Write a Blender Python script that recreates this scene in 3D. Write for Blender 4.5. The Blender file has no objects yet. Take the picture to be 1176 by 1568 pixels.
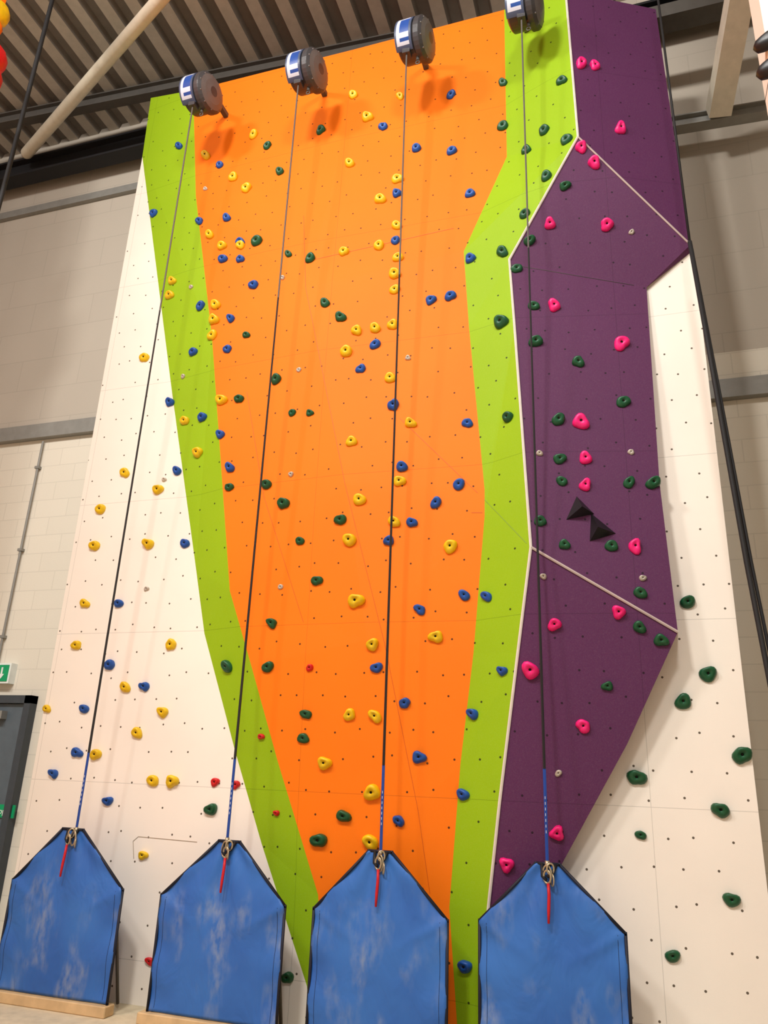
import bpy, bmesh, math, random
from mathutils import Vector, Matrix
from mathutils.bvhtree import BVHTree
random.seed(7)
S = bpy.context.scene
try:
    S.view_settings.view_transform = 'Standard'
    S.view_settings.look = 'None'
except Exception: pass

# ------------------------------------------------------------ camera (surveyed from photo, 1176x1568 measuring units)
F = 1178.0; CX, CY = 588.0, 784.0
TH = math.radians(19.6); YAW = math.radians(18.5); ROLL = math.radians(2.4)
CAM = Vector((0, 0, 1.56))
h = Vector((-math.sin(YAW), math.cos(YAW), 0)); R = Vector((math.cos(YAW), math.sin(YAW), 0)); Z = Vector((0, 0, 1))
FW = h*math.cos(TH) + Z*math.sin(TH); UP = -h*math.sin(TH) + Z*math.cos(TH)
CXv = R*math.cos(ROLL) + UP*math.sin(ROLL)
CYv = -R*math.sin(ROLL) + UP*math.cos(ROLL)
def ray(px, py):
    return (FW + CXv*((px-CX)/F) + CYv*((CY-py)/F)).normalized()
def P(px, py, y=None, z=None):
    r = ray(px, py)
    t = (y-CAM.y)/r.y if y is not None else (z-CAM.z)/r.z
    return CAM + r*t
cam = bpy.data.cameras.new('camera'); co = bpy.data.objects.new('camera', cam)
S.collection.objects.link(co)
m = Matrix((CXv, CYv, -FW)).transposed().to_4x4(); m.translation = CAM
co.matrix_world = m
cam.sensor_fit = 'VERTICAL'; cam.sensor_height = 24; cam.sensor_width = 18
cam.lens = F/1568*24; cam.clip_start = 0.05
S.camera = co

# ------------------------------------------------------------ materials
def lin(c):
    out = []
    for v in c:
        v /= 255.0
        out.append(v/12.92 if v <= 0.04045 else ((v+0.055)/1.055)**2.4)
    return (*out, 1)
class NT:
    def __init__(s, name, rough=0.6, metal=0.0, spec=0.4):
        s.m = bpy.data.materials.new(name); s.m.use_nodes = True
        s.t = s.m.node_tree; s.b = s.t.nodes['Principled BSDF']
        s.b.inputs['Roughness'].default_value = rough; s.b.inputs['Metallic'].default_value = metal
        s.b.inputs['Specular IOR Level'].default_value = spec
    def n(s, ty, **k):
        x = s.t.nodes.new(ty)
        for a, v in k.items(): setattr(x, a, v)
        return x
    def put(s, sock, v):
        if hasattr(v, 'is_output'): s.t.links.new(v, sock)
        else: sock.default_value = v
    def M(s, op, a, b=0.0, c=None):
        x = s.n('ShaderNodeMath', operation=op)
        s.put(x.inputs[0], a); s.put(x.inputs[1], b)
        if c is not None: s.put(x.inputs[2], c)
        return x.outputs[0]
    def mix(s, f, a, b):
        x = s.n('ShaderNodeMix', data_type='RGBA')
        s.put(x.inputs[0], f); s.put(x.inputs[6], a); s.put(x.inputs[7], b)
        return x.outputs[2]
    def noise(s, scale, detail=3, vec=None):
        x = s.n('ShaderNodeTexNoise'); x.inputs['Scale'].default_value = scale; x.inputs['Detail'].default_value = detail
        s.put(x.inputs['Vector'], vec if vec is not None else s.obj())
        return x.outputs['Fac']
    def obj(s):
        if not hasattr(s, 'tc'): s.tc = s.n('ShaderNodeTexCoord')
        return s.tc.outputs['Object']
    def bump(s, hgt, strength=0.2, dist=0.01):
        x = s.n('ShaderNodeBump'); x.inputs['Strength'].default_value = strength; x.inputs['Distance'].default_value = dist
        s.put(x.inputs['Height'], hgt); s.t.links.new(x.outputs[0], s.b.inputs['Normal'])
    def ramp(s, f, lo, hi):
        x = s.n('ShaderNodeMapRange'); s.put(x.inputs[0], f)
        x.inputs[1].default_value = lo; x.inputs[2].default_value = hi
        return x.outputs[0]
    def col(s, v): s.put(s.b.inputs['Base Color'], v)

def plain(name, c, rough=0.5, metal=0.0, var=0.12, scale=12, spec=0.4):
    k = NT(name, rough, metal, spec); L = lin(c)
    d = tuple(x*(1-var) for x in L[:3])+(1,)
    k.col(k.mix(k.ramp(k.noise(scale), 0.3, 0.7), L, d))
    k.bump(k.noise(scale*8), 0.08, 0.004)
    return k.m

def panel_mat(name, c, dotc=(60, 45, 35), seam=0.25, spk=.05):
    k = NT(name, 0.62, 0, 0.25)
    sp = k.n('ShaderNodeSeparateXYZ'); k.put(sp.inputs[0], k.obj())
    x, z = sp.outputs[0], sp.outputs[2]
    dx, dz = 0.195, 0.205
    v = k.M('DIVIDE', z, dz); row = k.M('FLOOR', v)
    off = k.M('FRACT', k.M('MULTIPLY', row, 0.5))
    u = k.M('ADD', k.M('DIVIDE', x, dx), off); cu = k.M('FLOOR', u)
    cb = k.n('ShaderNodeCombineXYZ'); k.put(cb.inputs[0], cu); k.put(cb.inputs[1], row)
    wn = k.n('ShaderNodeTexWhiteNoise', noise_dimensions='3D'); k.put(wn.inputs[0], cb.outputs[0])
    sc = k.n('ShaderNodeSeparateColor'); k.put(sc.inputs[0], wn.outputs['Color'])
    fu = k.M('SUBTRACT', k.M('FRACT', u), k.M('MULTIPLY_ADD', sc.outputs[0], 0.44, 0.28))
    fv = k.M('SUBTRACT', k.M('FRACT', v), k.M('MULTIPLY_ADD', sc.outputs[1], 0.3, 0.35))
    fu = k.M('MULTIPLY', fu, dx); fv = k.M('MULTIPLY', fv, dz)
    d = k.M('SQRT', k.M('ADD', k.M('MULTIPLY', fu, fu), k.M('MULTIPLY', fv, fv)))
    dot = k.M('MULTIPLY', k.M('LESS_THAN', d, 0.0078), k.M('LESS_THAN', sc.outputs[2], 0.9))
    def line(val, o, per, w):
        f = k.M('ABSOLUTE', k.M('SUBTRACT', k.M('FRACT', k.M('DIVIDE', k.M('SUBTRACT', val, o-per/2), per)), 0.5))
        return k.M('LESS_THAN', f, w/per)
    ln = k.M('MAXIMUM', line(z, 2.72, 1.22, 0.0022), line(x, -4.85, 2.44, 0.002))
    L = lin(c); dk = tuple(q*0.93 for q in L[:3])+(1,)
    base = k.mix(k.ramp(k.noise(1.3, 5), 0.3, 0.7), L, dk)
    fine = k.mix(k.M('MULTIPLY', k.ramp(k.noise(160, 2), 0.45, 0.75), spk), base, lin((255, 250, 235)))
    seamc = tuple(q*0.45 for q in L[:3])+(1,)
    c1 = k.mix(k.M('MULTIPLY', ln, seam*2), fine, seamc)
    k.col(k.mix(k.M('MULTIPLY', dot, 0.95), c1, lin(dotc)))
    k.bump(k.M('SUBTRACT', k.noise(220, 2), k.M('MULTIPLY', dot, 2.0)), 0.12, 0.003)
    return k.m

M_white = panel_mat('panel_cream', (243, 233, 220), (80, 66, 50))
M_green = panel_mat('panel_lime', (145, 182, 8), (45, 50, 12), spk=.02)
M_orange = panel_mat('panel_orange', (247, 119, 0), (70, 36, 8), spk=.006)
M_purple = panel_mat('panel_purple', (86, 38, 78), (35, 12, 30), spk=.02)
M_trim = plain('edge_offwhite', (225, 215, 205))
M_trim2 = plain('seam_pinkish', (190, 172, 165))

def block_mat(name, c, bw=0.44, bh=0.215, ms=0.005, dark=0.86):
    k = NT(name, 0.85, 0, 0.2)
    sp = k.n('ShaderNodeSeparateXYZ'); k.put(sp.inputs[0], k.obj())
    cb = k.n('ShaderNodeCombineXYZ'); k.put(cb.inputs[0], k.M('ADD', sp.outputs[0], sp.outputs[1])); k.put(cb.inputs[1], sp.outputs[2])
    br = k.n('ShaderNodeTexBrick'); k.put(br.inputs['Vector'], cb.outputs[0])
    br.inputs['Scale'].default_value = 1; br.inputs['Brick Width'].default_value = bw; br.inputs['Row Height'].default_value = bh
    br.inputs['Mortar Size'].default_value = ms
    L = lin(c)
    br.inputs['Color1'].default_value = L; br.inputs['Color2'].default_value = tuple(q*0.97 for q in L[:3])+(1,)
    br.inputs['Mortar'].default_value = tuple(q*dark for q in L[:3])+(1,)
    k.col(k.mix(k.M('MULTIPLY', k.noise(2, 4), 0.2), br.outputs['Color'], tuple(q*0.85 for q in L[:3])+(1,)))
    k.bump(k.noise(60), 0.2, 0.004)
    return k.m
M_block = block_mat('painted_blockwork', (222, 214, 198))
M_upper = block_mat('upper_blockwork', (184, 174, 160), 0.9, 0.43, 0.006, 0.88)
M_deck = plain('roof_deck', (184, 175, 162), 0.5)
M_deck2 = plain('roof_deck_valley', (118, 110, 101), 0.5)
M_steel = plain('steel_grey', (144, 142, 136), 0.5, 0.2)
M_steelD = plain('steel_dark', (90, 86, 81), 0.5, 0.3)
M_black = plain('black', (22, 21, 24), 0.6)
M_bind = plain('binding_navy', (18, 22, 40), 0.6)
M_brace = plain('painted_steel_cream', (218, 207, 186), 0.5)
M_floor = plain('floor_mat_beige', (215, 200, 170), 0.85, var=0.2)
M_wood = plain('raw_timber', (215, 182, 135), 0.7, var=0.25, scale=9)
M_door = plain('door_grey', (88, 98, 106), 0.45)
M_frame = plain('door_frame', (62, 68, 74), 0.4)
M_signG = plain('sign_green', (0, 155, 98), 0.5)
M_signW = plain('sign_white', (235, 240, 235), 0.5)
M_rope = plain('webbing_black', (30, 29, 30), 0.7)
M_ropeG = plain('cable_grey', (96, 90, 86), 0.6)
M_ropeB = plain('webbing_blue', (20, 65, 150), 0.6)
M_redS = plain('strop_red', (200, 20, 30), 0.5)
M_metal = plain('galvanised', (180, 165, 136), 0.35, 0.6)
M_drum = plain('drum_charcoal', (66, 64, 66), 0.35)
M_drumP = plain('drum_face', (108, 102, 100), 0.38)
M_lblW = plain('label_white', (206, 212, 226), 0.35, var=0.06)
M_lblG = plain('label_edge_grey', (72, 84, 110), 0.35, var=0.04)
M_lblB = plain('label_blue', (36, 76, 152), 0.35)
def hold_mat(n, c): return plain(n, c, 0.42, 0, 0.2, 25, 0.5)
HM = {'blue': hold_mat('hold_blue', (14, 80, 166)), 'green': hold_mat('hold_green', (8, 84, 48)),
      'yellow': hold_mat('hold_yellow', (240, 196, 10)), 'pink': hold_mat('hold_pink', (252, 26, 126)),
      'red': hold_mat('hold_red', (218, 20, 28)), 'grey': plain('tnut_zinc', (200, 192, 180), 0.4, 0.3),
      'black': hold_mat('hold_black', (24, 24, 27))}
M_bolt = plain('bolt', (48, 42, 34), 0.4, 0.6)
def vinyl():
    k = NT('vinyl_blue', 0.5, 0, 0.35)
    a = lin((54, 110, 186)); b = lin((44, 94, 170)); sc = lin((142, 154, 170))
    base = k.mix(k.ramp(k.noise(2.5, 4), 0.32, 0.68), a, b)
    sp = k.n('ShaderNodeSeparateXYZ'); k.put(sp.inputs[0], k.obj())
    cb = k.n('ShaderNodeCombineXYZ')
    k.put(cb.inputs[0], k.M('MULTIPLY', sp.outputs[0], 1.8)); k.put(cb.inputs[1], sp.outputs[1]); k.put(cb.inputs[2], sp.outputs[2])
    w = k.ramp(k.noise(2.3, 2, cb.outputs[0]), 0.5, 0.70)
    cs = k.n('ShaderNodeCombineXYZ')
    k.put(cs.inputs[0], k.M('MULTIPLY', sp.outputs[0], 2.2)); k.put(cs.inputs[2], sp.outputs[2])
    g = k.ramp(k.noise(12, 9, cs.outputs[0]), 0.36, 0.74)
    band = k.ramp(sp.outputs[2], 1.05, 0.75)
    k.col(k.mix(k.M('MULTIPLY', k.M('MULTIPLY', k.M('MULTIPLY', w, g), band), 0.9), base, sc))
    wr = k.n('ShaderNodeTexNoise'); wr.noise_dimensions = '3D'; wr.inputs['Scale'].default_value = 2.6; wr.inputs['Detail'].default_value = 3; wr.inputs['Distortion'].default_value = 1.0
    k.put(wr.inputs['Vector'], cb.outputs[0])
    k.bump(wr.outputs['Fac'], 0.4, 0.05)
    return k.m
M_vinyl = vinyl()

# ------------------------------------------------------------ mesh helpers
def mk(name, verts, faces, mats, midx=None, smooth=False, parent=None):
    me = bpy.data.meshes.new(name)
    me.from_pydata([tuple(v) for v in verts], [], faces)
    for q in mats: me.materials.append(q)
    if midx: 
        for p, i in zip(me.polygons, midx): p.material_index = i
    if smooth:
        for p in me.polygons: p.use_smooth = True
    me.update()
    o = bpy.data.objects.new(name, me); S.collection.objects.link(o)
    if parent: o.parent = parent
    return o
class MB:
    def __init__(s): s.v = []; s.f = []; s.mi = []
    def add(s, v, f, mi=0):
        n = len(s.v); s.v += [Vector(q) for q in v]
        for i, q in enumerate(f):
            s.f.append([n+j for j in q]); s.mi.append(mi[i] if isinstance(mi, list) else mi)
    def box(s, lo, hi, mi=0):
        x0, y0, z0 = lo; x1, y1, z1 = hi
        s.add([(x0,y0,z0),(x1,y0,z0),(x1,y1,z0),(x0,y1,z0),(x0,y0,z1),(x1,y0,z1),(x1,y1,z1),(x0,y1,z1)],
              [(0,3,2,1),(4,5,6,7),(0,1,5,4),(1,2,6,5),(2,3,7,6),(3,0,4,7)], mi)
    def tube(s, pts, r, n=8, mi=0, flat=1.0, cap=True):
        pts = [Vector(p) for p in pts]; V = []; Fc = []
        for i, p in enumerate(pts):
            a = pts[max(i-1, 0)]; b = pts[min(i+1, len(pts)-1)]; t = (b-a).normalized()
            ref = Vector((0, 1, 0)) if abs(t.y) < 0.8 else Vector((0, 0, 1))
            u = t.cross(ref).normalized(); w = u.cross(t).normalized()
            rr = r[i] if isinstance(r, list) else r
            for j in range(n):
                an = 2*math.pi*(j+0.5)/n
                V.append(p + u*math.cos(an)*rr + w*math.sin(an)*rr*flat)
        for i in range(len(pts)-1):
            for j in range(n):
                Fc.append((i*n+j, i*n+(j+1) % n, (i+1)*n+(j+1) % n, (i+1)*n+j))
        if cap:
            Fc.append(tuple(range(n))[::-1]); Fc.append(tuple((len(pts)-1)*n+j for j in range(n)))
        s.add(V, Fc, mi)
    def bar(s, a, b, w, hh, mi=0):
        a = Vector(a); b = Vector(b); t = (b-a).normalized()
        u = t.cross(Z).normalized(); v = u.cross(t).normalized()
        V = [p+u*su*w/2+v*sv*hh/2 for p in (a, b) for su, sv in ((-1,-1),(1,-1),(1,1),(-1,1))]
        s.add(V, [(0,1,2,3)[::-1],(4,5,6,7),(0,1,5,4),(1,2,6,5),(2,3,7,6),(3,0,4,7)], mi)
    def torus(s, c, ax, R_, r, mi=0, sy=1.0, n=20, k=8):
        ax = Vector(ax).normalized(); ref = Z if abs(ax.z) < .8 else Vector((1, 0, 0))
        u = ax.cross(ref).normalized(); w = u.cross(ax).normalized(); V = []; Fc = []
        for i in range(n):
            a = 2*math.pi*i/n; d = u*math.cos(a)+w*math.sin(a)*sy
            for j in range(k):
                b = 2*math.pi*j/k
                V.append(Vector(c)+d*(R_)+ (d.normalized()*math.cos(b)+ax*math.sin(b))*r)
        for i in range(n):
            for j in range(k):
                Fc.append((i*k+j, i*k+(j+1) % k, ((i+1) % n)*k+(j+1) % k, ((i+1) % n)*k+j))
        s.add(V, Fc, mi)
    def make(s, name, mats, smooth=False, parent=None):
        o = mk(name, s.v, s.f, mats, s.mi, smooth, parent)
        bm = bmesh.new(); bm.from_mesh(o.data); bmesh.ops.recalc_face_normals(bm, faces=bm.faces); bm.to_mesh(o.data); bm.free()
        return o
def empty(name):
    e = bpy.data.objects.new(name, None); S.collection.objects.link(e); e.empty_display_size = 0.1; return e

# ------------------------------------------------------------ climbing wall
WY = 5.6
cache = {}; WV = []; WF = []; WM = []
def pos(k):
    if k[0] == 'b':
        q = P(k[1], k[2], y=WY-k[3]); q.z = 0; return q
    return P(k[0], k[1], y=WY-k[2])
def vert(k):
    if k in cache: return cache[k]
    WV.append(pos(k)); cache[k] = len(WV)-1; return cache[k]
def planar(a, b, c, px, py):
    A, B_, C = pos(a), pos(b), pos(c); n = (B_-A).cross(C-A)
    r = ray(px, py); t = (A-CAM).dot(n)/r.dot(n); d = WY-(CAM+r*t).y
    return (px, py, min(max(d, -.2), .42))
def face(ks, mi):
    ids = [vert(q) for q in ks]; u = []
    for i in ids:
        if i not in u: u.append(i)
    if len(u) > 2: WF.append(u); WM.append(mi)
def strip(A, B, mi):
    i = j = 0
    def yy(k): return 9999 if k[0] == 'b' else k[1]
    while i < len(A)-1 or j < len(B)-1:
        if j == len(B)-1 or (i < len(A)-1 and yy(A[i+1]) <= yy(B[j+1])): t = (A[i], B[j], A[i+1]); i += 1
        else: t = (A[i], B[j], B[j+1]); j += 1
        face(t, mi)
B0 = [(218,240,0.0),(22,1340,0.0),('b',22,1340,0.0)]
B1 = [(218,240,0.0),(262,590,0.0),(300,870,0.0),(313,970,0.0),(360,1150,0.0),(400,1290,0.0),(470,1510,0.0),('b',476,1575,0.0)]
B2 = [(296,138,.06),(300,300,.08),(325,520,.1),(352,905,.13),(385,1020,.13),(425,1165,.1),(487,1370,.05),('b',500,1568,0.0)]
BM = [(545,75,.08),(505,300,.13),(468,440,.17),(528,740,.2),(562,980,.17),(640,1240,.1),(660,1390,.05),('b',662,1568,0.0)]
B3 = [(772,15,.06),(776,240,.1),(710,385,.14),(718,500,.14),(742,750,.16),(742,790,.16),(725,1000,.13),(705,1170,.1),(688,1390,.04),('b',703,1568,0.0)]
a0 = (866,-14,.26); a1 = (885,210,.36); a2 = (780,398,.22); a4 = (813,838,.36); lo = (990,440,.03)
pr = planar(a1, a2, lo, 1057, 375)
tr = planar(a0, a1, pr, 1004, 14)
a3 = planar(a2, a4, lo, 788, 500)
r1 = planar(a2, a4, lo, 1010, 740); r2 = planar(a2, a4, lo, 1038, 968)
bt_ = ('b',731,1568,.05)
def pl(px, py): return planar(a4, r2, bt_, px, py)
B4 = [a0, a1, a2, a3, a4, pl(793,1000), pl(765,1230), pl(748,1390), bt_]
B5 = [lo, r1, r2, pl(960,1140), pl(862,1320), pl(800,1430), ('b',739,1568,.05)]
B5w = [((k[0], k[1], 0.0) if k[0] != 'b' else ('b', k[1], k[2], 0.0)) for k in B5]
strip(B0, B1, 0)
strip([(231,150,0.0)]+B1, B2, 1)
strip(B2, BM, 2); strip(BM, B3, 2)
strip(B3, B4, 1)
face([a0, a1, pr, tr], 3)
face([a1, a2, lo, pr], 3)
face([a2, a3, a4, r2, r1, lo], 3)
face([B4[4], B4[5], B4[6], B4[7], bt_, B5[6], B5[5], B5[4], B5[3], r2], 3)
re = (1062,383,0.0)
face(B5w+[('b',1062,383,0.0), re], 0)
for i in range(len(B5)-1): face([B5[i], B5[i+1], B5w[i+1], B5w[i]], 3)
face([lo, pr, re, B5w[0]], 3)
me = bpy.data.meshes.new('climbing_wall'); me.from_pydata([tuple(v) for v in WV], [], WF)
for q in (M_white, M_green, M_orange, M_purple): me.materials.append(q)
for p, i in zip(me.polygons, WM): p.material_index = i
bm = bmesh.new(); bm.from_mesh(me)
for f in bm.faces:
    f.normal_update()
    if f.normal.y > 0: f.normal_flip()
bvh = BVHTree.FromBMesh(bm)
be = [e for e in bm.edges if e.is_boundary]
ex = bmesh.ops.extrude_edge_only(bm, edges=be)
for v in [g for g in ex['geom'] if isinstance(g, bmesh.types.BMVert)]:
    v.co.y = WY+0.24
bm.to_mesh(me); bm.free()
wall = bpy.data.objects.new('climbing_wall', me); S.collection.objects.link(wall)
off = Vector((0, -0.004, 0))
tb = MB()
tb.tube([pos(k)+off for k in B4], 0.011, 6)
o = tb.make('edge_trim', [M_trim]); o.parent = wall
tb = MB()
tb.tube([pos(a1)+off, pos(pr)+off], 0.008, 6); tb.tube([pos(a4)+off, pos(r2)+off], 0.010, 6)
o = tb.make('fold_trim', [M_trim2]); o.parent = wall
def hit(px, py):
    loc, n, i, d = bvh.ray_cast(CAM, ray(px, py))
    if loc is None: return None, None
    if n.y > 0: n = -n
    return loc, n
def seam(pts, mat, r=0.0022, name='panel_joint'):
    out = []
    for a, b in zip(pts[:-1], pts[1:]):
        for i in range(12):
            q = (a[0]+(b[0]-a[0])*i/12, a[1]+(b[1]-a[1])*i/12)
            l, n = hit(*q)
            if l: out.append(l+n*0.0006)
    if len(out) > 1:
        t = MB(); t.tube(out, r, 4); o = t.make(name, [mat]); o.parent = wall
M_so = plain('joint_orange', (205, 92, 8)); M_sw = plain('joint_cream', (170, 155, 135)); M_sg = plain('joint_lime', (120, 145, 15))
seam([(612,640),(742,765)], M_so); seam([(465,330),(468,440),(528,740),(590,990),(640,1240),(660,1380)], M_so)
seam([(378,600),(404,760),(470,970)], M_so); seam([(470,400),(715,345)], M_so)
seam([(742,765),(812,838)], M_sg); seam([(722,785),(740,785)], M_so)
seam([(205,1315),(204,1288),(212,1281),(310,1290)], M_sw, 0.003)
seam([(781,405),(988,440)], M_bolt, 0.0025)

# ------------------------------------------------------------ holds
BL = [(275,225),(337,254),(236,328),(306,340),(348,335),(369,372),(342,398),(369,398),(389,438),(308,470),(354,489),(349,536),(297,540),(261,617),(311,640),(338,666),(272,722),(353,717),(284,833),(183,925),(169,1019),(222,1052),(130,1086),(119,1153),(83,1185),(166,1227),
(691,147),(587,196),(638,229),(692,233),(608,298),(720,298),(606,370),(721,397),(690,455),(660,461),(575,529),(553,566),(603,622),(716,649),(616,716),(703,743),(668,771),(631,801),(596,829),(711,912),(746,914),(643,934),(770,1028),(577,1023),(620,1077),(725,1094),(642,1160),(710,1217),(611,1257),(713,1480)]
GR = [(410,225),(492,201),(429,264),(394,371),(442,390),(476,397),(498,465),(522,487),(378,514),(424,582),(367,612),(448,633),(475,633),(352,747),(409,743),(435,772),(522,797),(460,829),(486,890),(417,955),(349,1021),(411,1022),(469,1094),(465,1131),(527,1250),(489,1287),(324,1240),(441,1497),
(770,128),(861,125),(770,195),(834,201),(868,216),(807,231),(837,271),(865,286),(804,329),(770,387),(811,370),(791,413),(817,470),(768,495),(820,525),(885,556),(954,617),(779,640),(855,644),(857,704),(860,738),(963,740),(1000,741),(827,799),(864,835),(936,837),(980,909),(979,961),(1012,981),(1053,923),(930,1051),(1084,1033),(1046,1075),(1136,1157),(975,1191),(1103,1241),(981,1279),(1120,1378),(1030,1464)]
YE = [(541,147),(613,149),(563,182),(389,208),(316,240),(536,252),(358,273),(378,290),(609,276),(583,307),(322,361),(608,347),(341,378),(369,377),(527,387),(581,378),(610,396),(605,421),(605,445),(265,431),(261,453),(331,468),(329,491),(326,515),(547,508),(575,504),(602,499),(531,540),(222,549),(598,580),(340,614),(284,645),(629,649),(539,677),(304,694),(192,725),(612,738),(243,751),(155,781),(551,766),(604,800),(690,838),(536,828),(146,837),(228,834),(546,921),(131,925),(668,976),(263,988),(118,989),(571,988),(193,1053),(73,1086),(250,1091),(536,1095),(575,1097),(211,1123),(148,1156),(498,1169),(235,1196),(265,1197),(571,1214),(568,1290),(220,1310)]
PK = [(889,100),(910,103),(949,199),(890,227),(910,251),(842,344),(929,346),(848,470),(951,528),(889,648),(896,703),(896,744),(972,838),(947,938),(849,957),(812,1027),(893,1112),(853,1276),(776,1324)]
RD = [(401,1128),(330,1198),(362,1202),(424,1245),(475,1023),(230,1472)]
GYs = [(315,290),(433,426),(293,440),(458,567),(281,577),(252,735),(446,727),(430,899),(225,902),(625,549),(967,356),(966,693),(984,886),(855,1184),(832,883),(826,695)]
small = {(442,390),(448,633),(475,633),(352,747),(460,829),(930,1051),(981,1279),(864,835),(860,738),(475,1023),(424,1245),(401,1128),(73,1086),(220,1310),(378,514),(613,149),(770,1028)}
big = {(812,1027),(889,648),(951,528),(536,828),(546,921),(690,838),(435,772),(522,487),(349,1021),(1084,1033),(1046,1075),(975,1191),(1103,1241),(394,371),(571,1214),(568,1290),(489,1287),(527,1250),(770,387),(768,495),(1136,1157)}
def hold(mb, px, py, r, m0):
    l, n = hit(px, py)
    if l is None: return
    up = (Z - n*Z.dot(n)).normalized(); rt = up.cross(n).normalized()
    if rt.x < 0: rt = -rt
    rot = random.uniform(-0.6, 0.6); cr, sr = math.cos(rot), math.sin(rot)
    a2 = random.uniform(0.04, 0.2); a3 = random.uniform(0.02, 0.14); p3 = random.uniform(0, 6.28); p2 = random.uniform(-.5, .5)
    if m0 == 3: p2 += math.pi/2; a3 += .05
    a5 = random.uniform(0, .05)
    pr_ = [(1.0, 0), (1.04, .2), (1.0, .46), (.88, .72), (.68, .86), (.46, .86), (.29, .76), (.17, .7), (.16, .5)]
    n_ = 18; V = []; Fc = []; mi = []
    hh = r*random.uniform(0.85, 1.1)
    for ri, (rr, hz) in enumerate(pr_):
        for j in range(n_):
            a = 2*math.pi*j/n_
            k = 1+a2*math.cos(2*(a-p2))+a3*math.cos(3*(a-p3))+a5*math.cos(5*a+p3)
            if rr < .2: k = 1
            x = math.cos(a)*rr*k*r; y = math.sin(a)*rr*k*r*0.92
            x, y = x*cr-y*sr, x*sr+y*cr
            lift = 1+0.38*math.sin(a+rot)*min(1, rr*1.2)
            V.append(l+rt*x+up*(y+hz*hh*0.12)+n*(hz*hh*lift+0.0005))
    for i in range(len(pr_)-1):
        for j in range(n_):
            Fc.append((i*n_+j, i*n_+(j+1) % n_, (i+1)*n_+(j+1) % n_, (i+1)*n_+j)); mi.append(m0 if i < 7 else 6)
    Fc.append(tuple((len(pr_)-1)*n_+j for j in range(n_))); mi.append(6)
    mb.add(V, Fc, mi)
mb = MB()
for m0, (L, base) in enumerate(((BL, .044), (GR, .045), (YE, .048), (PK, .048), (RD, .034))):
    for q in L:
        s = base*random.uniform(.9, 1.08)
        if q in small: s *= .78
        if q in big: s *= 1.18
        hold(mb, q[0], q[1], s, m0)
for q in GYs: hold(mb, q[0], q[1], .022, 5)
mb.make('climbing_holds', [HM['blue'], HM['green'], HM['yellow'], HM['pink'], HM['red'], HM['grey'], M_bolt], smooth=True)
def volume(pts, apex, hgt):
    mb = MB(); ls = [hit(*p) for p in pts]; n = ls[0][1]
    la = hit(*apex)[0] + n*hgt
    V = [l[0]+l[1]*0.0005 for l in ls]+[la]; k = len(pts)
    mb.add(V, [tuple(range(k))]+[(i, (i+1) % k, k) for i in range(k)])
    mb.make('pyramid_climbing_volume', [HM['black']])
volume([(867,796),(883,760),(910,787)], (889,783), .09)
volume([(903,829),(905,786),(943,817)], (913,814), .09)

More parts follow.
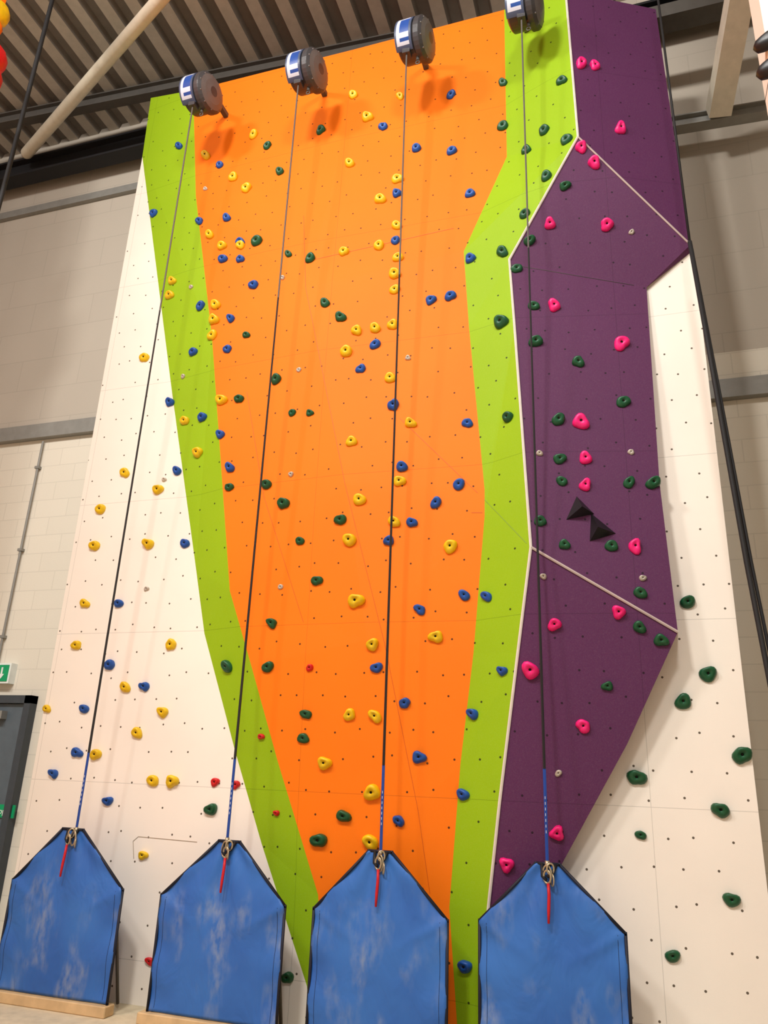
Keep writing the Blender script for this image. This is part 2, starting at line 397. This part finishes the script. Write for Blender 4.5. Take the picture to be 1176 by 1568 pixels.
# ------------------------------------------------------------ auto belays and webbing
tops = [(293,176),(455,148),(622,100),(799,46)]
cents = [(305,147),(466,113),(631,66),(798,14)]
bots = [(117,1270),(348,1286),(583,1306),(838,1322)]
GY_ = 5.27
for (tp, ce, bt) in zip(tops, cents, bots):
    e = empty('auto_belay_device')
    c = P(ce[0], ce[1], y=5.02)
    mb = MB(); n = 36; rr = .18; w = .09
    prof = [(-w-.015, .05), (-w-.015, .13), (-w, .165), (-w*.85, rr), (w*.85, rr), (w, .2), (w+.05, .2), (w+.075, .17), (w+.09, .12), (w+.1, .05)]
    V = []; Fc = []; mi = []
    ax = Vector((1, -.12, -.12)).normalized(); u = Vector((0, -1, 0)); u = (u-ax*u.dot(ax)).normalized(); v = ax.cross(u)
    for x, q in prof:
        for j in range(n):
            a = 2*math.pi*j/n
            V.append(c+ax*x+(u*math.cos(a)+v*math.sin(a))*q)
    for i in range(len(prof)-1):
        for j in range(n): Fc.append((i*n+j, i*n+(j+1) % n, (i+1)*n+(j+1) % n, (i+1)*n+j)); mi.append(1 if i > 6 else 0)
    Fc.append(tuple(range(n))); mi.append(0); Fc.append(tuple((len(prof)-1)*n+j for j in range(n))); mi.append(0)
    mb.add(V, Fc, mi)
    for k in range(10):
        a = 2*math.pi*k/10; q = c+ax*(w+.055)+(u*math.cos(a)+v*math.sin(a))*.175
        mb.tube([q, q+ax*.02], .009, 6, 1)
    o = mb.make('drum', [M_drum, M_drumP], parent=e)
    md = o.modifiers.new('bev', 'BEVEL'); md.width = .004; md.segments = 2; md.limit_method = 'ANGLE'
    mb = MB(); V = []; Fc = []; mi = []; st = 30
    xs = [-w*1.0, -w*.8, -w*.45, w*.55, w*.8]
    for j in range(st+1):
        a = math.radians(-66+132*j/st)
        for x in xs: V.append(c+ax*x+(u*math.cos(a)+v*math.sin(a))*(rr+.014))
    nn = len(xs)
    for j in range(st):
        for i in range(nn-1):
            Fc.append((j*nn+i, j*nn+i+1, (j+1)*nn+i+1, (j+1)*nn+i))
            if i in (0, nn-2) or j < 3 or j > 26: mi.append(2)
            elif i == 2 and (5 <= j <= 7 or 10 <= j <= 19 or 23 <= j <= 24): mi.append(1)
            else: mi.append(0)
    mb.add(V, Fc, mi)
    o = mb.make('label_cover', [M_lblW, M_lblB, M_lblG], parent=e)
    md = o.modifiers.new('sol', 'SOLIDIFY'); md.thickness = .012; md.offset = 0
    mb = MB()
    mb.box((c.x-.03, c.y-.02, c.z+.15), (c.x+.03, c.y+.02, c.z+.27))
    mb.bar((c.x, c.y-.03, c.z+.26), (c.x, WY+.2, c.z+.26), .05, .05)
    mb.torus(c+Vector((0, 0, .235)), (1, 0, 0), .035, .008)
    t = P(tp[0], tp[1], y=4.95)
    mb.box((t.x-.035, t.y-.03, c.z-.22), (t.x+.035, t.y+.05, c.z-.14), 1)
    mb.tube([Vector((c.x+.06, c.y, c.z-.18)), Vector((c.x+.06, c.y, c.z-.24))], .016, 10)
    mb.torus(Vector((c.x+.06, c.y, c.z-.26)), (0, 1, 0), .018, .005)
    mb.make('mounting_bracket', [M_steelD, M_drum], parent=e)
    b = P(bt[0], bt[1], y=GY_-.02)
    mb = MB()
    t2 = Vector((t.x, t.y, c.z-.18))
    pts = [t.lerp(b, i/24) for i in range(25)]
    mb.tube([t2]+pts[:9], .0075, 6, 1); mb.tube(pts[8:23], [.0072+.0025*i/14 for i in range(15)], 6, 0)
    mb.tube(pts[22:], .011, 6, 2, flat=.5)
    for i in range(7):
        q = pts[22].lerp(b, .3+i*.06)+Vector((0, -.0058, 0)); q2 = pts[22].lerp(b, .3+i*.06+.03)+Vector((0, -.0058, 0))
        mb.tube([q, q2], .0022, 4, 3)
    mb.make('webbing', [M_rope, M_ropeG, M_ropeB, M_lblW], parent=e)
    mb = MB()
    mb.torus(b+Vector((0, -.02, -.06)), (0.3, 1, 0), .028, .0065, 0, 1.8)
    mb.tube([b+Vector((0, 0, .015)), b+Vector((0, 0, -.03))], .014, 10, 0)
    mb.torus(b+Vector((.03, -.025, -.09)), (1, .6, 0), .022, .005, 0, 1.5)
    mb.make('carabiner', [M_metal], smooth=True, parent=e)

# ------------------------------------------------------------ belay gates
gates = [((98,1272),(130,1267),(22,1347),(190,1362)),
         ((337,1290),(369,1286),(249,1371),(438,1386)),
         ((566,1304),(601,1303),(482,1391),(686,1409)),
         ((821,1323),(857,1322),(735,1409),(958,1429))]
for gi, (a, b, l, r) in enumerate(gates):
    e = empty('belay_gate')
    A = P(*a, y=GY_); B = P(*b, y=GY_); L = P(*l, y=GY_); Rr = P(*r, y=GY_)
    zt = (A.z+B.z)/2; zs = (L.z+Rr.z)/2; zb = .075
    xl, xr = L.x, Rr.x
    def lim(z):
        if z <= zs: return xl, xr
        f = (z-zs)/(zt-zs); return xl+(A.x-xl)*f, xr+(B.x-xr)*f
    V = []; Fc = []; nx = 48; xc = (A.x+B.x)/2
    zz = [zb+(zs-zb)*i/36 for i in range(36)]+[zs+(zt-zs)*i/28 for i in range(29)]
    ph = random.uniform(0, 6)
    def ydisp(x, z, s):
        an = math.atan2(x-xc, zt+.05-z); d = math.hypot(x-xc, zt-z)
        edge = math.sin(math.pi*min(max(s, 0), 1))
        w = .014*math.sin(an*9+ph)*math.exp(-((d-.3)/.25)**2)*edge
        w += .010*math.sin(z*19+x*5+ph)*math.exp(-((s-.04)/.10)**2)+.010*math.sin(z*17-x*6+ph)*math.exp(-((s-.96)/.10)**2)
        for sx, sg in ((xl, 1), (xr, -1)):
            q = (zs-z)-.55*sg*(x-sx); w += .012*math.exp(-(q/.03)**2)*math.exp(-(abs(x-sx)/.25)**2)
        return GY_-.012-.03*edge*math.sin(math.pi*min(1, (z-zb)/(zt-zb)+.05))-w
    for z in zz:
        x0, x1 = lim(z)
        for i in range(nx+1):
            s = i/nx; x = x0+(x1-x0)*s; V.append((x, ydisp(x, z, s), z))
    for j in range(len(zz)-1):
        for i in range(nx): Fc.append((j*(nx+1)+i, j*(nx+1)+i+1, (j+1)*(nx+1)+i+1, (j+1)*(nx+1)+i))
    o = mk('vinyl_panel', V, Fc, [M_vinyl], smooth=True, parent=e)
    md = o.modifiers.new('s', 'SOLIDIFY'); md.thickness = .004; md.offset = 1
    mb = MB()
    y = GY_-.014
    loop = [Vector((xl, y, zb)), Vector((xl, y, zs)), Vector((A.x, y, zt)), Vector((B.x, y, zt)), Vector((xr, y, zs)), Vector((xr, y, zb))]
    for p, q in zip(loop[:-1], loop[1:]): mb.tube([p, q], .010, 8)
    for p in loop: mb.tube([p-Vector((0,0,.009)), p+Vector((0,0,.009))], .010, 8)
    mb.make('edge_binding', [M_bind], smooth=True, parent=e)
    mb = MB()
    for sgn, xx in ((1, xl), (-1, xr)):
        pts = []
        for i in range(24):
            z = zb+.02+(zs-zb-.03)*i/23; x = xx+sgn*.045; s = (x-xl)/(xr-xl)
            pts.append((x, ydisp(x, z, s)-.0042, z))
        mb.tube(pts, .0014, 5)
    mb.make('hem_stitching', [M_bind], parent=e)
    mb = MB()
    mb.tube([(xl+.03, GY_+.01, .03), (xl+.03, GY_+.01, zs), (A.x+.02, GY_+.01, zt-.02), (B.x-.02, GY_+.01, zt-.02), (xr-.03, GY_+.01, zs), (xr-.03, GY_+.01, .03)], .014, 8)
    mb.tube([(xl+.06, GY_+.02, zs-.1), (xl+.06, GY_+.2, .03)], .012, 8); mb.tube([(xr-.06, GY_+.02, zs-.1), (xr-.06, GY_+.2, .03)], .012, 8)
    mb.make('steel_frame', [M_steelD], smooth=True, parent=e)
    mb = MB()
    mb.box((xl-.05, GY_-.06, 0), (xr+.02, GY_+.05, .07))
    o = mb.make('timber_foot', [M_wood], parent=e); md = o.modifiers.new('b', 'BEVEL'); md.width = .006
    mb = MB(); q = Vector((xc, GY_-.03, zt-.02))
    mb.tube([q+Vector((-.035, .01, .02)), q+Vector((-.03, -.01, -.05)), q+Vector((-.005, -.015, -.07))], .011, 6, 1)
    mb.tube([q+Vector((.05, .01, .015)), q+Vector((.03, -.01, -.03)), q+Vector((.0, -.02, -.05))], .012, 6, 1)
    mb.torus(q+Vector((0, -.02, -.05)), (.4, 1, 0), .024, .007, 0, 1.5)
    mb.torus(q+Vector((.02, -.02, -.005)), (-.5, 1, 0), .022, .006, 0, 1.4)
    s0 = q+Vector((.006, -.035, -.085))
    mb.tube([s0, s0+Vector((.004, -.008, -.06)), s0+Vector((.0, -.012, -.14)), s0+Vector((-.003, -.012, -.215))], [.009, .010, .010, .007], 8, 2)
    mb.make('strap_and_strop', [M_metal, M_black, M_redS], smooth=True, parent=e)

# ------------------------------------------------------------ loose ropes
mb = MB()
p0 = P(1000, -60, y=5.18); p1 = P(1056, 370, y=5.18); p2 = P(1096, 595, y=5.1); p3 = P(1143, 860, y=5.05); p4 = P(1176, 1030, y=5.0)
ext = p4+(p4-p3)*1.9
mb.tube([p0, p1], .010, 8); mb.tube([p1, p2, p3, p4, ext], .016, 10)
g = Vector((.022, .02, 0)); mb.tube([p1+g*.3, p2+g, p3+g*1.4, p4+g*1.6, ext+g*1.7], .011, 8)
mb.make('climbing_rope', [M_rope], smooth=True)
mb = MB(); q = P(80, 0, y=4.6); q2 = P(22, 225, y=4.6)
mb.tube([(q.x, 4.6, 9.93), q, (q2.x, 4.6, q2.z), (q2.x-.05, 4.6, 0.02)], .022, 10)
mb.make('climbing_rope', [M_rope], smooth=True)

# ------------------------------------------------------------ room
BY = 6.7
XL, XR = -8.9, 5.0; ZC = 10.05
mb = MB(); mb.box((XL-.2, -6, -.1), (XR+.2, BY+.2, 0)); mb.make('floor', [M_floor])
zs = P(70, 663, y=BY).z
mb = MB(); mb.box((XL, BY, 0), (XR, BY+.2, zs), 0); mb.box((XL, BY, zs), (XR, BY+.2, ZC+.1), 1)
mb.make('wall_back', [M_block, M_upper])
mb = MB(); mb.box((XL-.2, -6, 0), (XL, BY, zs), 0); mb.box((XL-.2, -6, zs), (XL, BY, ZC+.1), 1); mb.make('wall_left', [M_block, M_upper])
mb = MB(); mb.box((XR, -6, 0), (XR+.2, BY, zs), 0); mb.box((XR, -6, zs), (XR+.2, BY, ZC+.1), 1); mb.make('wall_right', [M_block, M_upper])
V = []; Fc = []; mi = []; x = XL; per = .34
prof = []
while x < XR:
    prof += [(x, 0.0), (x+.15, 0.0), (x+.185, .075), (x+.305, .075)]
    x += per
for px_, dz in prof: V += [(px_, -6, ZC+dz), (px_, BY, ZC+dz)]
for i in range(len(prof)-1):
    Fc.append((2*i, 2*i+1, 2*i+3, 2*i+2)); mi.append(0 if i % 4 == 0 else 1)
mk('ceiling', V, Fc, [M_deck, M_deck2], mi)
mb = MB(); mb.box((XL, BY-.08, zs-.09), (-4.5, BY, zs+.09)); mb.make('trim_1', [M_steel])
za = P(1135, 584, y=BY).z; zb_ = P(1135, 612, y=BY).z
mb = MB(); mb.box((0.4, BY-.08, zb_), (XR, BY, za)); mb.make('trim_2', [M_steel])
zq = P(100, 314, y=BY).z
mb = MB(); mb.box((XL, BY-.06, zq-.06), (-4.6, BY, zq+.05)); mb.make('trim_3', [M_steel])
def i_beam(name, a, b, w, hh, mat):
    mb = MB(); a = Vector(a); b = Vector(b)
    mb.bar(a, b, w*.18, hh*.9); mb.bar(a+Vector((0,0,hh/2)), b+Vector((0,0,hh/2)), w, hh*.12); mb.bar(a-Vector((0,0,hh/2)), b-Vector((0,0,hh/2)), w, hh*.12)
    return mb.make(name, [mat])
z1 = P(120, 243, y=6.45).z
i_beam('eaves_beam', (XL+.02, 6.45, z1), (XR-.02, 6.45, z1), .2, .26, M_black)
i_beam('roof_purlin', P(-30, 193, z=9.88), P(640, 57, z=9.88), .12, .16, M_steelD)
mb = MB(); a = P(38, 238, z=9.45); b = P(255, -12, z=9.45); d = (b-a).normalized()
mb.tube([a, a+d*.05, b, b+d*2], [.05, .075, .075, .075], 16); mb.make('roof_brace', [M_brace], smooth=True)
e1 = MB(); e1.bar(P(1100, 172, y=6.3), P(1136, -25, y=5.3), .2, .2); e1.make('roof_brace', [M_brace])
i_beam('side_rail', P(1020, 194, y=6.4), P(1200, 164, y=6.4), .12, .12, M_steel)
zc = P(1050, 14, y=5.95).z
mb = MB(); mb.box((0.2, 5.9, zc-.08), (XR, 6.1, zc+.08)); mb.make('roof_beam', [M_steelD])
# conduit feeding the exit sign
sa = P(17, 1015, y=BY-.1); sb = P(17, 1046, y=BY-.1)
mb = MB(); pts = [P(66, 676, y=BY-.03), P(58, 716, y=BY-.03), P(33, 842, y=BY-.03), P(6, 975, y=BY-.03)]
x0 = pts[0].x; mb.tube([Vector((x0, BY-.03, p.z)) for p in pts]+[Vector((x0, BY-.03, sa.z+.002))], .014, 8)
for p in pts[1:]: mb.box((x0-.03, BY-.05, p.z-.015), (x0+.03, BY, p.z+.015))
mb.make('electrical_conduit', [M_steel])
# door
dr = P(57, 1066, y=BY-.02); e = empty('door_1')
mb = MB(); mb.box((dr.x-1.25, BY-.06, 0), (dr.x-.09, BY-.02, dr.z-.09)); mb.make('leaf', [M_door], parent=e)
mb = MB(); mb.box((dr.x-.08, BY-.1, 0), (dr.x, BY, dr.z)); mb.box((dr.x-1.34, BY-.1, 0), (dr.x-1.26, BY, dr.z)); mb.box((dr.x-1.34, BY-.1, dr.z-.08), (dr.x, BY, dr.z))
mb.make('frame', [M_frame], parent=e)
mb = MB(); mb.box((dr.x-.75, BY-.14, dr.z-.24), (dr.x-.3, BY-.06, dr.z-.16)); mb.tube([(dr.x-.4, BY-.12, dr.z-.13), (dr.x-.8, BY-.2, dr.z-.13)], .012, 6)
mb.make('closer', [M_steel], parent=e)
mb = MB(); mb.box((dr.x-1.2, BY-.13, 1.0), (dr.x-.15, BY-.09, 1.05)); mb.box((dr.x-1.2, BY-.13, .98), (dr.x-1.12, BY-.06, 1.07)); mb.box((dr.x-.2, BY-.13, .98), (dr.x-.13, BY-.06, 1.07)); mb.make('push_bar', [M_steel], parent=e)
sg = P(22, 1243, y=BY-.07)
mb = MB(); mb.box((sg.x-.6, BY-.075, sg.z-.06), (sg.x, BY-.06, sg.z+.06)); mb.make('sign_plate', [M_signG], parent=e)
def text(s, loc, size, mat, par, name):
    c = bpy.data.curves.new(name, 'FONT'); c.body = s; c.size = size; c.extrude = .001; c.align_x = 'RIGHT'
    t = bpy.data.objects.new(name, c); t.location = loc; t.rotation_euler = (math.pi/2, 0, 0); c.materials.append(mat)
    S.collection.objects.link(t); t.parent = par
text('Push bar to open', (sg.x-.03, BY-.078, sg.z-.025), .075, M_signW, e, 'lettering')
e = empty('fire_exit_sign'); a = sa; b = sb
mb = MB(); mb.box((a.x-.42, BY-.09, b.z), (a.x, BY-.0, a.z)); mb.make('housing', [M_signW], parent=e)
mb = MB(); mb.box((a.x-.41, BY-.097, b.z+.02), (a.x-.02, BY-.09, a.z-.02)); mb.make('face', [M_signG], parent=e)
zc = (a.z+b.z)/2; xa = a.x-.1
mb = MB(); mb.box((xa-.01, BY-.101, zc-.02), (xa+.01, BY-.097, zc+.06)); mb.add([(xa-.035, BY-.1, zc-.01), (xa+.035, BY-.1, zc-.01), (xa, BY-.1, zc-.06)], [(0, 1, 2)]); mb.make('arrow', [M_signW], parent=e)

# ------------------------------------------------------------ neighbouring climbing towers at the frame corners
def side_hold(mb, c, n, r, mi):
    n = Vector(n).normalized(); u = n.cross(Z).normalized(); w = u.cross(n); V = []; Fc = []; N = 14
    pf = [(1, 0), (1.05, .3), (.9, .75), (.6, 1.0), (.25, 1.05)]
    for rr, hz in pf:
        for j in range(N):
            a = 2*math.pi*j/N; k = 1+.15*math.cos(2*a+mi)+.1*math.cos(3*a)
            V.append(Vector(c)+(u*math.cos(a)+w*math.sin(a))*rr*k*r+n*hz*r*.9)
    for i in range(len(pf)-1):
        for j in range(N): Fc.append((i*N+j, i*N+(j+1) % N, (i+1)*N+(j+1) % N, (i+1)*N+j))
    Fc.append(tuple((len(pf)-1)*N+j for j in range(N))); mb.add(V, Fc, mi)
xe = P(1148, 10, y=3.5).x
e = empty('climbing_tower')
mb = MB(); mb.box((xe, 3.3, 0), (xe+1.2, 3.5, 9.6), 0); mb.box((xe+1.0, 1.6, 0), (xe+1.2, 3.3, 9.6), 0)
mb.make('tower_panel', [M_white], parent=e)
mb = MB()
for (px, py, r) in ((1148, 68, .055), (1172, 104, .06)):
    c = P(px, py, y=3.28); side_hold(mb, (max(c.x, xe+.01), 3.3, c.z), (-.5, -1, 0), r, 0)
mb.make('holds', [HM['black']], smooth=True, parent=e)
mb = MB(); mb.box((xe+.05, 3.285, 0), (xe+.10, 3.30, 9.6)); mb.make('tower_edge', [HM['yellow']], parent=e)
xw = P(0, 60, y=3.9).x-.06
e = empty('climbing_tower')
mb = MB(); mb.box((xw-.2, 1.2, 0), (xw, 3.9, 9.6)); mb.make('tower_panel', [M_orange], parent=e)
mb = MB()
for (px, py, r, mi_) in ((10, 10, .13, 0), (10, 34, .11, 2), (12, 74, .2, 1), (6, 102, .2, 1)):
    c = P(px, py, y=3.8); side_hold(mb, (xw, 3.8, c.z), (1, 0, 0), r, mi_)
mb.make('holds', [HM['yellow'], HM['red'], M_orange], smooth=True, parent=e)

# ------------------------------------------------------------ light
def area(name, loc, tgt, size, pw, col=(1, .975, .935)):
    l = bpy.data.lights.new(name, 'AREA'); l.shape = 'RECTANGLE'; l.size = size[0]; l.size_y = size[1]; l.energy = pw; l.color = col
    o = bpy.data.objects.new(name, l); S.collection.objects.link(o); o.location = loc
    o.rotation_euler = (Vector(tgt)-Vector(loc)).to_track_quat('-Z', 'Y').to_euler()
area('high_bay_light', (-6.0, -1.2, 9.7), (-3.5, 5.6, 0.0), (1.0, 1.0), 335)
area('high_bay_light', (-2.6, -1.6, 9.7), (-1.8, 5.6, -.5), (0.9, 0.9), 530)
area('high_bay_light', (0.6, -2.2, 9.7), (0.2, 5.6, -.5), (1.0, 1.0), 310)
W = bpy.data.worlds.new('world'); S.world = W; W.use_nodes = True
W.node_tree.nodes['Background'].inputs[0].default_value = (1, .975, .935, 1)
W.node_tree.nodes['Background'].inputs[1].default_value = 0.6
